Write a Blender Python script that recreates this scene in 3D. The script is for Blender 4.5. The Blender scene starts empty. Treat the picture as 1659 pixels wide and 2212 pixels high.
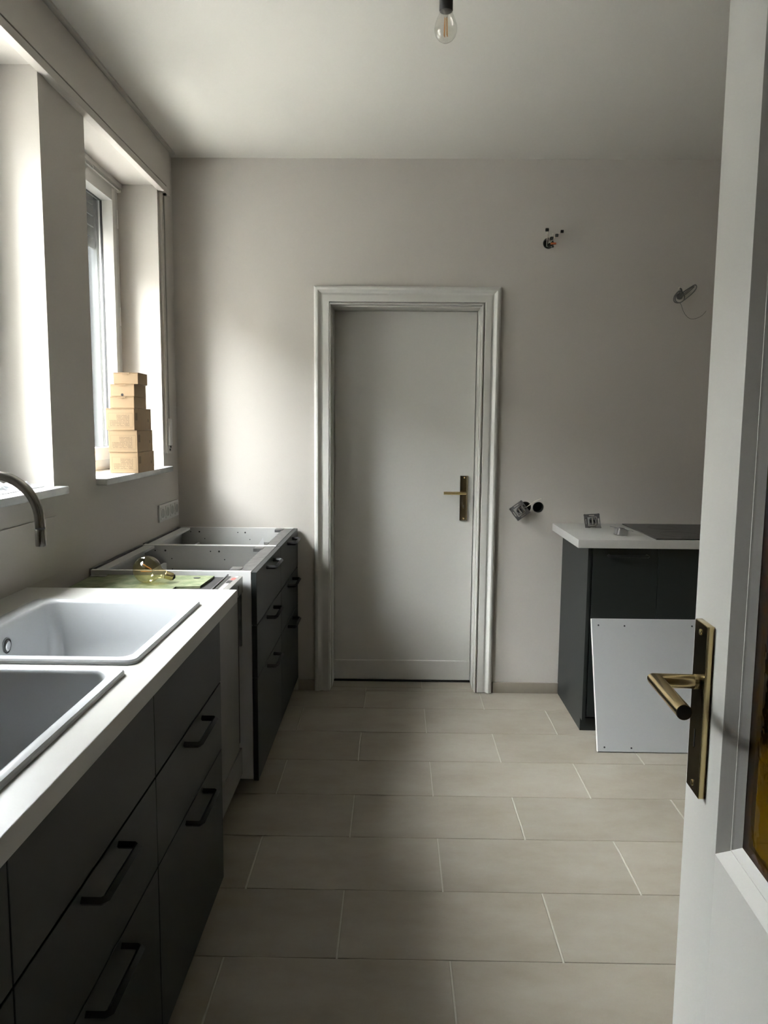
import bpy, bmesh, math, random
from mathutils import Vector, Matrix
random.seed(7)
S = bpy.context.scene
COL = S.collection

# ------------------------------------------------------------------ camera
CAM_H = 1.4139
def make_camera():
    pitch, yaw, roll = 0.1151, -0.0133, 0.0086
    f = Vector((math.sin(yaw)*math.cos(pitch), math.cos(yaw)*math.cos(pitch), -math.sin(pitch)))
    r = Vector((math.cos(yaw), -math.sin(yaw), 0))
    u = r.cross(f)
    r2 = r*math.cos(roll)+u*math.sin(roll)
    u2 = u*math.cos(roll)-r*math.sin(roll)
    cd = bpy.data.cameras.new('camera')
    cd.sensor_fit = 'HORIZONTAL'; cd.sensor_width = 36.0
    cd.lens = 36.0*1648.9/1659.0
    cd.clip_start = 0.02
    co = bpy.data.objects.new('camera', cd); COL.objects.link(co)
    m = Matrix((r2, u2, -f)).transposed().to_4x4()
    m.translation = Vector((0, 0, CAM_H))
    co.matrix_world = m
    S.camera = co
make_camera()

# ------------------------------------------------------------------ sky and exposure
W = bpy.data.worlds.new('overcast_sky'); S.world = W; W.use_nodes = True
bg = W.node_tree.nodes['Background']
def overcast(strength):
    # thin bright overcast: somewhat brighter overhead than at the horizon
    nt = W.node_tree; L = nt.links.new
    tc = nt.nodes.new('ShaderNodeTexCoord'); sp = nt.nodes.new('ShaderNodeSeparateXYZ'); L(tc.outputs['Generated'], sp.inputs[0])
    mr = nt.nodes.new('ShaderNodeMapRange'); mr.inputs['From Min'].default_value = 0; mr.inputs['From Max'].default_value = 1
    mr.inputs['To Min'].default_value = strength*.62; mr.inputs['To Max'].default_value = strength
    L(sp.outputs['Z'], mr.inputs['Value']); L(mr.outputs[0], bg.inputs['Strength'])
    bg.inputs['Color'].default_value = (0.985, 0.985, 1.0, 1)
overcast(52.0)
S.view_settings.view_transform = 'Standard'
S.view_settings.look = 'None'
S.view_settings.gamma = 1.0
S.view_settings.use_curve_mapping = False
S.view_settings.exposure = 1.28
S.cycles.use_denoising = True
S.cycles.max_bounces = 14
S.cycles.diffuse_bounces = 5
S.cycles.transparent_max_bounces = 24
S.cycles.caustics_reflective = False
S.cycles.caustics_refractive = False

# ------------------------------------------------------------------ materials
MATS = {}
def principled(name, col, rough=0.5, metal=0.0, spec=0.5, noise=None, bump=None, coat=0.0):
    """noise=(scale, amount, second_colour); bump=(scale, strength)"""
    m = bpy.data.materials.new(name); m.use_nodes = True
    nt = m.node_tree; b = nt.nodes['Principled BSDF']
    b.inputs['Base Color'].default_value = (*col, 1)
    b.inputs['Roughness'].default_value = rough
    b.inputs['Metallic'].default_value = metal
    b.inputs['Specular IOR Level'].default_value = spec
    b.inputs['Coat Weight'].default_value = coat
    tc = None
    if noise or bump:
        tc = nt.nodes.new('ShaderNodeTexCoord')
    if noise:
        n = nt.nodes.new('ShaderNodeTexNoise'); n.inputs['Scale'].default_value = noise[0]; n.inputs['Detail'].default_value = 6
        nt.links.new(tc.outputs['Object'], n.inputs['Vector'])
        rmp = nt.nodes.new('ShaderNodeValToRGB')
        rmp.color_ramp.elements[0].position = 0.5-noise[1]; rmp.color_ramp.elements[0].color = (*col, 1)
        rmp.color_ramp.elements[1].position = 0.5+noise[1]; rmp.color_ramp.elements[1].color = (*noise[2], 1)
        nt.links.new(n.outputs['Fac'], rmp.inputs['Fac'])
        nt.links.new(rmp.outputs['Color'], b.inputs['Base Color'])
    if bump:
        n2 = nt.nodes.new('ShaderNodeTexNoise'); n2.inputs['Scale'].default_value = bump[0]; n2.inputs['Detail'].default_value = 4
        nt.links.new(tc.outputs['Object'], n2.inputs['Vector'])
        bp = nt.nodes.new('ShaderNodeBump'); bp.inputs['Strength'].default_value = bump[1]; bp.inputs['Distance'].default_value = 0.002
        nt.links.new(n2.outputs['Fac'], bp.inputs['Height'])
        nt.links.new(bp.outputs['Normal'], b.inputs['Normal'])
    MATS[name] = m
    return m

def thin_glass(name, tint, f0=0.04, bump=None, grime=0.0):
    m = bpy.data.materials.new(name); m.use_nodes = True
    nt = m.node_tree; nt.nodes.clear()
    out = nt.nodes.new('ShaderNodeOutputMaterial')
    tr = nt.nodes.new('ShaderNodeBsdfTransparent'); tr.inputs['Color'].default_value = (*tint, 1)
    gl = nt.nodes.new('ShaderNodeBsdfGlossy'); gl.inputs['Roughness'].default_value = 0.02
    lw = nt.nodes.new('ShaderNodeLayerWeight'); lw.inputs['Blend'].default_value = 0.5
    p = nt.nodes.new('ShaderNodeMath'); p.operation = 'POWER'; p.inputs[1].default_value = 5
    ma = nt.nodes.new('ShaderNodeMath'); ma.operation = 'MULTIPLY_ADD'; ma.inputs[1].default_value = 1-f0; ma.inputs[2].default_value = f0
    mix = nt.nodes.new('ShaderNodeMixShader')
    nt.links.new(lw.outputs['Facing'], p.inputs[0]); nt.links.new(p.outputs[0], ma.inputs[0])
    nt.links.new(ma.outputs[0], mix.inputs['Fac'])
    nt.links.new(tr.outputs[0], mix.inputs[1]); nt.links.new(gl.outputs[0], mix.inputs[2])
    last = mix
    tc = nt.nodes.new('ShaderNodeTexCoord')
    if bump:
        n2 = nt.nodes.new('ShaderNodeTexNoise'); n2.inputs['Scale'].default_value = bump[0]
        nt.links.new(tc.outputs['Object'], n2.inputs['Vector'])
        bp = nt.nodes.new('ShaderNodeBump'); bp.inputs['Strength'].default_value = bump[1]; bp.inputs['Distance'].default_value = 0.004
        nt.links.new(n2.outputs['Fac'], bp.inputs['Height'])
        nt.links.new(bp.outputs['Normal'], gl.inputs['Normal'])
    if grime:
        df = nt.nodes.new('ShaderNodeBsdfDiffuse'); df.inputs['Color'].default_value = (0.5, 0.52, 0.54, 1)
        mp = nt.nodes.new('ShaderNodeMapping'); mp.inputs['Scale'].default_value = (14, 14, 1.2)
        nt.links.new(tc.outputs['Object'], mp.inputs['Vector'])
        n3 = nt.nodes.new('ShaderNodeTexNoise'); n3.inputs['Scale'].default_value = 2.0; n3.inputs['Detail'].default_value = 8
        nt.links.new(mp.outputs[0], n3.inputs['Vector'])
        r3 = nt.nodes.new('ShaderNodeMapRange'); r3.inputs['From Min'].default_value = .42; r3.inputs['From Max'].default_value = .75
        r3.inputs['To Max'].default_value = grime
        nt.links.new(n3.outputs['Fac'], r3.inputs['Value'])
        mx2 = nt.nodes.new('ShaderNodeMixShader')
        nt.links.new(r3.outputs[0], mx2.inputs['Fac']); nt.links.new(mix.outputs[0], mx2.inputs[1]); nt.links.new(df.outputs[0], mx2.inputs[2])
        last = mx2
    nt.links.new(last.outputs[0], out.inputs['Surface'])
    MATS[name] = m
    return m

principled('wall_paint', (0.442, 0.415, 0.376), 0.85, noise=(3, .3, (0.449, 0.422, 0.383)), bump=(220, .12))
principled('ceiling_paint', (0.475, 0.459, 0.416), 0.9, bump=(180, .1))
principled('white_lacquer', (0.53, 0.52, 0.488), 0.35)
principled('window_white', (0.577, 0.570, 0.540), 0.22, coat=0.3)
principled('marble', (0.518, 0.518, 0.503), 0.25, noise=(9, .2, (0.385, 0.392, 0.385)))
principled('anthracite', (0.0150, 0.0178, 0.0165), 0.45, spec=.3, noise=(60, .3, (0.017, 0.020, 0.0185)))
principled('black_edge', (0.008, 0.008, 0.008), 0.6)
principled('black_metal', (0.010, 0.010, 0.010), 0.55, spec=.25)
principled('black_plastic', (0.01, 0.01, 0.01), 0.5)
principled('worktop_white', (0.415, 0.408, 0.382), 0.42, noise=(25, .3, (0.40, 0.393, 0.368)))
principled('sink_white', (0.46, 0.472, 0.482), 0.25)
principled('steel', (0.34, 0.32, 0.295), 0.20, metal=1.0, noise=(90, .4, (0.30, 0.285, 0.26)))
principled('chrome', (0.75, 0.75, 0.75), 0.08, metal=1.0)
principled('galvanised', (0.30, 0.30, 0.30), 0.40, metal=1.0, noise=(30, .2, (0.20, 0.20, 0.20)))
principled('brass', (0.62, 0.50, 0.27), 0.20, metal=1.0)
principled('brass_dark_reflection', (0.20, 0.165, 0.105), 0.16, metal=1.0)  # brass darkened to paint in the dim surroundings it mirrors
principled('melamine', (0.48, 0.48, 0.468), 0.45)
principled('panel_back', (0.37, 0.375, 0.372), 0.5)
principled('melamine_edge', (0.592, 0.585, 0.562), 0.4)
principled('appliance_grey', (0.15, 0.146, 0.132), 0.35)
principled('rubber', (0.02, 0.02, 0.02), 0.7)
principled('felt_green', (0.095, 0.118, 0.055), 0.95, noise=(22, .12, (0.17, 0.185, 0.105)), bump=(120, .5))
principled('cardboard', (0.27, 0.183, 0.102), 0.8, noise=(40, .3, (0.29, 0.197, 0.11)))
principled('hob_glass', (0.020, 0.0195, 0.019), 0.30, spec=.35, noise=(14, .3, (0.026, 0.025, 0.024)))
principled('hob_film', (0.035, 0.033, 0.031), 0.35)
principled('grout', (0.444, 0.418, 0.363), 0.9)
principled('plinth_tile', (0.215, 0.190, 0.150), 0.55, noise=(7, .2, (0.24, 0.213, 0.172)))
principled('socket_white', (0.488, 0.481, 0.459), 0.35)
principled('socket_shadow', (0.30, 0.295, 0.28), 0.5)
principled('paper', (0.577, 0.585, 0.592), 0.8)
principled('plastic_film', (0.459, 0.474, 0.488), 0.25)
principled('orange_plastic', (0.42, 0.11, 0.03), 0.5)
principled('grey_cable', (0.10, 0.10, 0.095), 0.5)
principled('wire_pale', (0.62, 0.60, 0.50), 0.5)
principled('strap_grey', (0.296, 0.285, 0.259), 0.8)
principled('red_print', (0.45, 0.06, 0.05), 0.5)
principled('cladding', (0.0045, 0.0052, 0.0058), 0.7, spec=.2, noise=(5, .2, (0.016, 0.0178, 0.0195)))
principled('shutter_slat', (0.035, 0.035, 0.034), 0.6)
principled('filament', (0.75, 0.40, 0.16), 0.4)
principled('exterior_ground', (0.42, 0.41, 0.39), 0.9)
principled('exterior_wall', (0.24, 0.235, 0.22), 0.9)
principled('outer_lining', (0.010, 0.0115, 0.013), 0.5, spec=.25, noise=(6, .16, (0.032, 0.036, 0.040)))
principled('hall_paint', (0.30, 0.28, 0.25), 0.9)
thin_glass('window_glass', (0.93, 0.95, 0.95), grime=0.10)
thin_glass('amber_glass', (0.56, 0.42, 0.06), bump=(28, .5))
thin_glass('bulb_clear', (0.985, 0.975, 0.95), f0=.08)
thin_glass('bulb_amber', (0.94, 0.885, 0.68), f0=.09)

def tile_material():
    m = principled('floor_tile', (0.44, 0.40, 0.33), 0.42)
    nt = m.node_tree; b = nt.nodes['Principled BSDF']
    tc = nt.nodes.new('ShaderNodeTexCoord'); oi = nt.nodes.new('ShaderNodeObjectInfo')
    ad = nt.nodes.new('ShaderNodeVectorMath'); ad.operation = 'ADD'
    sc = nt.nodes.new('ShaderNodeVectorMath'); sc.operation = 'SCALE'; sc.inputs['Scale'].default_value = 37.0
    cb = nt.nodes.new('ShaderNodeCombineXYZ')
    for k in range(3): nt.links.new(oi.outputs['Random'], cb.inputs[k])
    nt.links.new(cb.outputs[0], sc.inputs[0])
    mp = nt.nodes.new('ShaderNodeMapping'); mp.inputs['Scale'].default_value = (2.4, 4.2, 1)
    nt.links.new(tc.outputs['Object'], mp.inputs['Vector'])
    nt.links.new(mp.outputs[0], ad.inputs[0]); nt.links.new(sc.outputs[0], ad.inputs[1])
    n = nt.nodes.new('ShaderNodeTexNoise'); n.inputs['Scale'].default_value = 1.6; n.inputs['Detail'].default_value = 9; n.inputs['Roughness'].default_value = .62
    nt.links.new(ad.outputs[0], n.inputs['Vector'])
    r = nt.nodes.new('ShaderNodeValToRGB')
    e = r.color_ramp.elements
    e[0].position = .3; e[0].color = (0.248, 0.216, 0.168, 1)
    e[1].position = .72; e[1].color = (0.318, 0.292, 0.245, 1)
    k = r.color_ramp.elements.new(.5); k.color = (0.286, 0.255, 0.206, 1)
    nt.links.new(n.outputs['Fac'], r.inputs['Fac'])
    hs = nt.nodes.new('ShaderNodeHueSaturation')
    mr = nt.nodes.new('ShaderNodeMapRange'); mr.inputs['To Min'].default_value = .94; mr.inputs['To Max'].default_value = 1.06
    nt.links.new(oi.outputs['Random'], mr.inputs['Value']); nt.links.new(mr.outputs[0], hs.inputs['Value'])
    nt.links.new(r.outputs['Color'], hs.inputs['Color']); nt.links.new(hs.outputs[0], b.inputs['Base Color'])
    bp = nt.nodes.new('ShaderNodeBump'); bp.inputs['Strength'].default_value = .18; bp.inputs['Distance'].default_value = .002
    nt.links.new(n.outputs['Fac'], bp.inputs['Height']); nt.links.new(bp.outputs[0], b.inputs['Normal'])
tile_material()
def stretch(name, v):
    nt = MATS[name].node_tree
    for n in [n for n in nt.nodes if n.type == 'TEX_NOISE']:
        l = n.inputs['Vector'].links[0]; src = l.from_socket; nt.links.remove(l)
        mp = nt.nodes.new('ShaderNodeMapping'); mp.inputs['Scale'].default_value = v
        nt.links.new(src, mp.inputs['Vector']); nt.links.new(mp.outputs[0], n.inputs['Vector'])
stretch('cladding', (4, 4, .25)); stretch('outer_lining', (16, 16, .5))

def print_material():
    """small unreadable printed lines inside a thin border, on cardboard"""
    m = principled('box_print', (0.31, 0.212, 0.12), 0.8)
    nt = m.node_tree; b = nt.nodes['Principled BSDF']; L = nt.links.new
    uv = nt.nodes.new('ShaderNodeUVMap'); sp = nt.nodes.new('ShaderNodeSeparateXYZ'); L(uv.outputs[0], sp.inputs[0])
    def mth(op, a, bb=None):
        n = nt.nodes.new('ShaderNodeMath'); n.operation = op
        for i, v in enumerate((a, bb)):
            if v is None: continue
            if isinstance(v, (int, float)): n.inputs[i].default_value = v
            else: L(v, n.inputs[i])
        return n.outputs[0]
    u, v = sp.outputs[0], sp.outputs[1]
    row = mth('MULTIPLY', v, 11.0)
    line = mth('LESS_THAN', mth('FRACT', row), .42)
    cb = nt.nodes.new('ShaderNodeCombineXYZ'); L(mth('MULTIPLY', u, 26.0), cb.inputs[0]); L(mth('MULTIPLY', mth('FLOOR', row), 7.3), cb.inputs[1])
    nz = nt.nodes.new('ShaderNodeTexNoise'); nz.inputs['Scale'].default_value = 1.0; L(cb.outputs[0], nz.inputs['Vector'])
    word = mth('GREATER_THAN', nz.outputs['Fac'], .42)
    inner = mth('MULTIPLY', mth('MULTIPLY', mth('GREATER_THAN', u, .06), mth('LESS_THAN', u, .86)),
                mth('MULTIPLY', mth('GREATER_THAN', v, .08), mth('LESS_THAN', v, .92)))
    # the corner where the square code would sit stays blank
    code = mth('MULTIPLY', mth('LESS_THAN', u, .34), mth('GREATER_THAN', v, .5))
    text = mth('MULTIPLY', mth('MULTIPLY', line, word), mth('MULTIPLY', inner, mth('SUBTRACT', 1.0, code)))
    du = mth('ABSOLUTE', mth('SUBTRACT', u, .5)); dv = mth('ABSOLUTE', mth('SUBTRACT', v, .5))
    border = mth('MAXIMUM', mth('GREATER_THAN', du, .49), mth('GREATER_THAN', dv, .48))
    fac = mth('MULTIPLY', mth('MAXIMUM', text, mth('MULTIPLY', border, .7)), .62)
    mx = nt.nodes.new('ShaderNodeMix'); mx.data_type = 'RGBA'
    L(fac, mx.inputs['Factor']); mx.inputs['A'].default_value = (0.28, 0.19, 0.106, 1); mx.inputs['B'].default_value = (0.03, 0.02, 0.012, 1)
    L(mx.outputs['Result'], b.inputs['Base Color'])
print_material()

# ------------------------------------------------------------------ mesh builder
class MB:
    def __init__(s): s.bm = bmesh.new()
    def box(s, x0, x1, y0, y1, z0, z1, bev=0.0, seg=2):
        if x1 < x0: x0, x1 = x1, x0
        if y1 < y0: y0, y1 = y1, y0
        if z1 < z0: z0, z1 = z1, z0
        t = bmesh.new()
        bmesh.ops.create_cube(t, size=1.0)
        for v in t.verts:
            v.co = Vector(((x0+x1)/2+v.co.x*(x1-x0), (y0+y1)/2+v.co.y*(y1-y0), (z0+z1)/2+v.co.z*(z1-z0)))
        if bev:
            bmesh.ops.bevel(t, geom=t.edges[:], offset=bev, segments=seg, affect='EDGES', profile=.6)
        s._add(t); return s
    def _add(s, t, mat=None):
        if mat is not None: bmesh.ops.transform(t, matrix=mat, verts=t.verts)
        me = bpy.data.meshes.new('tmp'); t.to_mesh(me); t.free()
        s.bm.from_mesh(me); bpy.data.meshes.remove(me)
    def rings(s, rings, close=True, cap0=True, cap1=True):
        vs = [[s.bm.verts.new(Vector(p)) for p in r] for r in rings]
        for a, b in zip(vs, vs[1:]):
            n = len(a)
            for i in range(n if close else n-1):
                j = (i+1) % n
                s.bm.faces.new((a[i], a[j], b[j], b[i]))
        if cap0: s.bm.faces.new(list(reversed(vs[0])))
        if cap1: s.bm.faces.new(vs[-1])
        return s
    def tube(s, pts, r, n=12, cap=True):
        pts = [Vector(p) for p in pts]
        rr = r if isinstance(r, (list, tuple)) else [r]*len(pts)
        d0 = (pts[1]-pts[0]).normalized()
        ref = Vector((0, 0, 1)) if abs(d0.z) < .9 else Vector((1, 0, 0))
        a = d0.cross(ref).normalized()
        rings = []
        for i, p in enumerate(pts):
            if i == 0: d = pts[1]-p
            elif i == len(pts)-1: d = p-pts[i-1]
            else: d = (pts[i+1]-p).normalized()+(p-pts[i-1]).normalized()
            d.normalize()
            a = (a-d*a.dot(d)).normalized()
            b = d.cross(a)
            k = 1.0
            if 0 < i < len(pts)-1:
                c = d.dot((p-pts[i-1]).normalized())
                k = 1/max(c, .5)
            # widen only across the bend
            bend = None
            if k > 1.02:
                bend = ((pts[i+1]-p).normalized()-(p-pts[i-1]).normalized())
                if bend.length > 1e-5: bend.normalize()
                else: bend = None
            ring = []
            for q in range(n):
                t = 2*math.pi*q/n
                o = a*math.cos(t)*rr[i]+b*math.sin(t)*rr[i]
                if bend is not None: o = o+bend*(o.dot(bend))*(k-1)
                ring.append(p+o)
            rings.append(ring)
        return s.rings(rings, cap0=cap, cap1=cap)
    def lathe(s, prof, origin=(0, 0, 0), axis=(0, 0, 1), n=28, cap0=True, cap1=True):
        """prof: list of (radius, height along axis)"""
        ax = Vector(axis).normalized(); o = Vector(origin)
        ref = Vector((1, 0, 0)) if abs(ax.x) < .8 else Vector((0, 1, 0))
        a = ax.cross(ref).normalized(); b = ax.cross(a)
        return s.rings([[o+ax*h+(a*math.cos(2*math.pi*i/n)+b*math.sin(2*math.pi*i/n))*max(r, 1e-5) for i in range(n)] for r, h in prof], cap0=cap0, cap1=cap1)
    def poly(s, pts, vec):
        """flat polygon extruded by vec"""
        v = Vector(vec)
        return s.rings([[Vector(p) for p in pts], [Vector(p)+v for p in pts]])
    def build(s, name, mat, parent=None, smooth=False, angle=35):
        bmesh.ops.remove_doubles(s.bm, verts=s.bm.verts, dist=1e-6)
        bmesh.ops.recalc_face_normals(s.bm, faces=s.bm.faces)
        me = bpy.data.meshes.new(name); s.bm.to_mesh(me); s.bm.free()
        me.materials.append(MATS[mat])
        if smooth:
            me.polygons.foreach_set('use_smooth', [True]*len(me.polygons))
            if hasattr(me, 'set_sharp_from_angle'): me.set_sharp_from_angle(angle=math.radians(angle))
        o = bpy.data.objects.new(name, me); COL.objects.link(o)
        if parent is not None:
            o.parent = parent
            o.matrix_parent_inverse = Matrix.Translation(-world_loc(parent))
        return o

def world_loc(o):
    return Vector(o.get('_at', (0, 0, 0)))
def tag(o, label=None, cat=None, group=None, kind=None):
    if label: o['label'] = label
    if cat: o['category'] = cat
    if group: o['group'] = group
    if kind: o['kind'] = kind
    return o
def empty(name, loc, label=None, cat=None, group=None, kind=None):
    o = bpy.data.objects.new(name, None); COL.objects.link(o)
    o.location = loc; o['_at'] = tuple(loc); o.empty_display_size = .1
    return tag(o, label, cat, group, kind)
def box(name, mat, parent, *d, bev=0.0):
    return MB().box(*d, bev=bev).build(name, mat, parent, smooth=bool(bev))

def slab_with_holes(axis, a0, a1, u, v, holes):
    """solid slab; axis in 'xyz' is the thin direction a0..a1; u, v ranges of the two other axes (in order); rect holes (u0,u1,v0,v1)"""
    us = sorted({u[0], u[1], *[h[0] for h in holes], *[h[1] for h in holes]})
    vs = sorted({v[0], v[1], *[h[2] for h in holes], *[h[3] for h in holes]})
    def P(a, uu, vv):
        return {'x': (a, uu, vv), 'y': (uu, a, vv), 'z': (uu, vv, a)}[axis]
    mb = MB(); bm = mb.bm; cache = {}
    def V(a, i, j):
        k = (a, i, j)
        if k not in cache: cache[k] = bm.verts.new(P((a0, a1)[a], us[i], vs[j]))
        return cache[k]
    def solid(i, j):
        if not (0 <= i < len(us)-1 and 0 <= j < len(vs)-1): return False
        cu, cv = (us[i]+us[i+1])/2, (vs[j]+vs[j+1])/2
        return not any(h[0] < cu < h[1] and h[2] < cv < h[3] for h in holes)
    for i in range(len(us)-1):
        for j in range(len(vs)-1):
            if not solid(i, j): continue
            for a in (0, 1):
                bm.faces.new((V(a, i, j), V(a, i+1, j), V(a, i+1, j+1), V(a, i, j+1)))
            for (di, dj, e) in ((-1, 0, ((i, j), (i, j+1))), (1, 0, ((i+1, j), (i+1, j+1))), (0, -1, ((i, j), (i+1, j))), (0, 1, ((i, j+1), (i+1, j+1)))):
                if not solid(i+di, j+dj):
                    (p, q), (r, t) = e
                    bm.faces.new((V(0, p, q), V(0, r, t), V(1, r, t), V(1, p, q)))
    return mb

def drill(o, cyls):
    """cut round holes (x, z, r, depth) into a wall facing -y at y0"""
    cut = MB()
    for (x, y, z, r, d) in cyls:
        cut.lathe([(r, -.02), (r, d)], (x, y, z), (0, 1, 0), n=32)
    c = cut.build('cutter', 'wall_paint')
    md = o.modifiers.new('holes', 'BOOLEAN'); md.operation = 'DIFFERENCE'; md.object = c; md.solver = 'EXACT'
    dg = bpy.context.evaluated_depsgraph_get()
    me = bpy.data.meshes.new_from_object(o.evaluated_get(dg))
    o.modifiers.clear(); old = o.data; o.data = me; bpy.data.meshes.remove(old)
    bpy.data.objects.remove(c)

# ------------------------------------------------------------------ the room
XL, XR, YB, YF, ZC = -1.12, 3.30, 3.93, 0.20, 2.71
WIN = [(2.845, 3.69), (1.645, 2.49)]           # window openings along the left wall
ZS, ZH = 1.175, 2.51
RECESS = (-.335, .439, 0.0, 2.012)             # door recess in back wall

w = slab_with_holes('x', -1.50, XL, (0.05, 4.35), (-.3, 2.9), [(a, b, ZS, ZH) for a, b in WIN]).build('wall_left', 'wall_paint')
tag(w, kind='structure', label='warm off-white wall with two deep window openings above the sink')
w = slab_with_holes('y', YB, 4.35, (XL, 3.5), (0, ZC+.02), [RECESS]).build('wall_back', 'wall_paint')
tag(w, kind='structure', label='warm off-white end wall around the closed white door')
drill(w, [(.678, YB, .992, .029, .05), (.744, YB, .992, .0285, .05), (.753, YB, 2.311, .027, .05)])
tag(slab_with_holes('x', XR, 3.5, (.05, YB), (0, ZC+.02), []).build('wall_right', 'wall_paint'), kind='structure', label='warm off-white wall beyond the cooker cabinets')
tag(slab_with_holes('y', .05, YF, (XL, XR), (0, ZC+.02), [(-.46, .405, 0, 2.06)]).build('wall_front', 'wall_paint'), kind='structure', label='wall around the open doorway beside the glazed door')
tag(slab_with_holes('z', ZC, ZC+.15, (XL, XR), (YF, YB), []).build('ceiling', 'ceiling_paint'), kind='structure', label='plain off-white kitchen ceiling with a bare bulb')
# the unlit hallway the photograph is taken from
tag(slab_with_holes('x', -1.3, XL, (-2.4, .05), (0, 2.73), []).build('wall_hall_left', 'hall_paint'), kind='structure')
tag(slab_with_holes('x', 1.5, 1.68, (-2.4, .05), (0, 2.73), []).build('wall_hall_right', 'hall_paint'), kind='structure')
tag(slab_with_holes('y', -2.55, -2.4, (-1.3, 1.68), (0, 2.73), []).build('wall_hall_end', 'hall_paint'), kind='structure')
tag(slab_with_holes('z', 2.73, 2.85, (-1.3, 1.68), (-2.55, .05), []).build('ceiling_hall', 'hall_paint'), kind='structure')

# floor: grout bed with every tile a piece of its own
fl = slab_with_holes('z', -.10, -.002, (XL, XR), (-2.4, 4.20), []).build('floor', 'grout')
tag(fl, kind='structure', label='beige stone tile floor laid in half-bond rows')
TW, TD, Y0, XA, XB, JG, JX = .602, .301, 3.6846, -.1406, .1605, .0026, .0046
tile_cache = {}
def tile(x0, x1, y0, y1):
    key = (round(x1-x0, 4), round(y1-y0, 4))
    if key not in tile_cache:
        hx, hy = (x1-x0)/2, (y1-y0)/2
        mb = MB(); mb.box(-hx, hx, -hy, hy, -.006, 0, bev=.0012, seg=1)
        o = mb.build('tile', 'floor_tile'); tile_cache[key] = o.data
    else:
        o = bpy.data.objects.new('tile', tile_cache[key]); COL.objects.link(o)
    o.parent = fl
    o.location = ((x0+x1)/2, (y0+y1)/2, random.uniform(-.0003, .0003))
for row in range(-2, 14):
    ya, yb = Y0-row*TD, Y0-(row+1)*TD            # row 0 is the second visible row
    ya, yb = ya-JG/2, yb+JG/2
    ph = XB if row % 2 == 0 else XA
    for n in range(-3, 6):
        xa, xb = ph+n*TW+JX/2, ph+(n+1)*TW-JX/2
        y1, y0 = min(ya, YB-.001), max(yb, -.4)
        x0, x1 = max(xa, XL+.001), min(xb, XR-.001)
        if ya > YB:                              # rows reaching into the door recess
            if yb < YB and xb-JG/2 > -5:
                r0, r1 = max(xa, RECESS[0]+.001), min(xb, RECESS[1]-.001)
                inside = r1-r0 > .03
                if inside:
                    if xa >= RECESS[0] and xb <= RECESS[1]:
                        tile(r0, r1, yb, min(ya, 4.19)); continue
                    tile(r0, r1, YB+.0005, min(ya, 4.19))
            elif yb >= YB:
                r0, r1 = max(xa, RECESS[0]+.001), min(xb, RECESS[1]-.001)
                if r1-r0 > .03 and min(ya, 4.19)-yb > .02: tile(r0, r1, yb, min(ya, 4.19))
                continue
        if x1-x0 > .02 and y1-y0 > .02: tile(x0, x1, y0, y1)

# tiled baseboards
def baseboard(name, spans, label):
    e = empty(name, (spans[0][0], YB, 0), label, kind='structure')
    for a, b in spans: box('tile', 'plinth_tile', e, a, b, YB-.010, YB, .0008, .058, bev=.001)
baseboard('baseboard_left', [(-.50, -.412)], 'short beige tile skirting between dark cabinet and door casing')
baseboard('baseboard_right', [(.524, .874)], 'beige tile skirting between door casing and dark side panel')

# ------------------------------------------------------------------ shutter box along the top of the window wall
e = empty('trim_1', (XL, 2, 2.5), 'long off-white roller shutter box along the ceiling above the windows', kind='structure')
box('cover_panel', 'wall_paint', e, XL, XL+.030, .21, 3.80, 2.5215, 2.690, bev=.002)
box('lower_strip', 'wall_paint', e, XL, XL+.030, .21, 3.80, 2.488, 2.5165, bev=.002)
box('ceiling_lath', 'wall_paint', e, XL, XL+.040, .21, 3.86, 2.700, 2.7099)
box('slot_backing', 'black_edge', e, XL, XL+.012, .21, 3.74, 2.5165, 2.5215); box('slot_end', 'wall_paint', e, XL, XL+.0298, 3.74, 3.80, 2.5160, 2.5220); box('shadow_gap', 'socket_shadow', e, XL, XL+.022, .21, 3.80, 2.690, 2.700)

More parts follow.
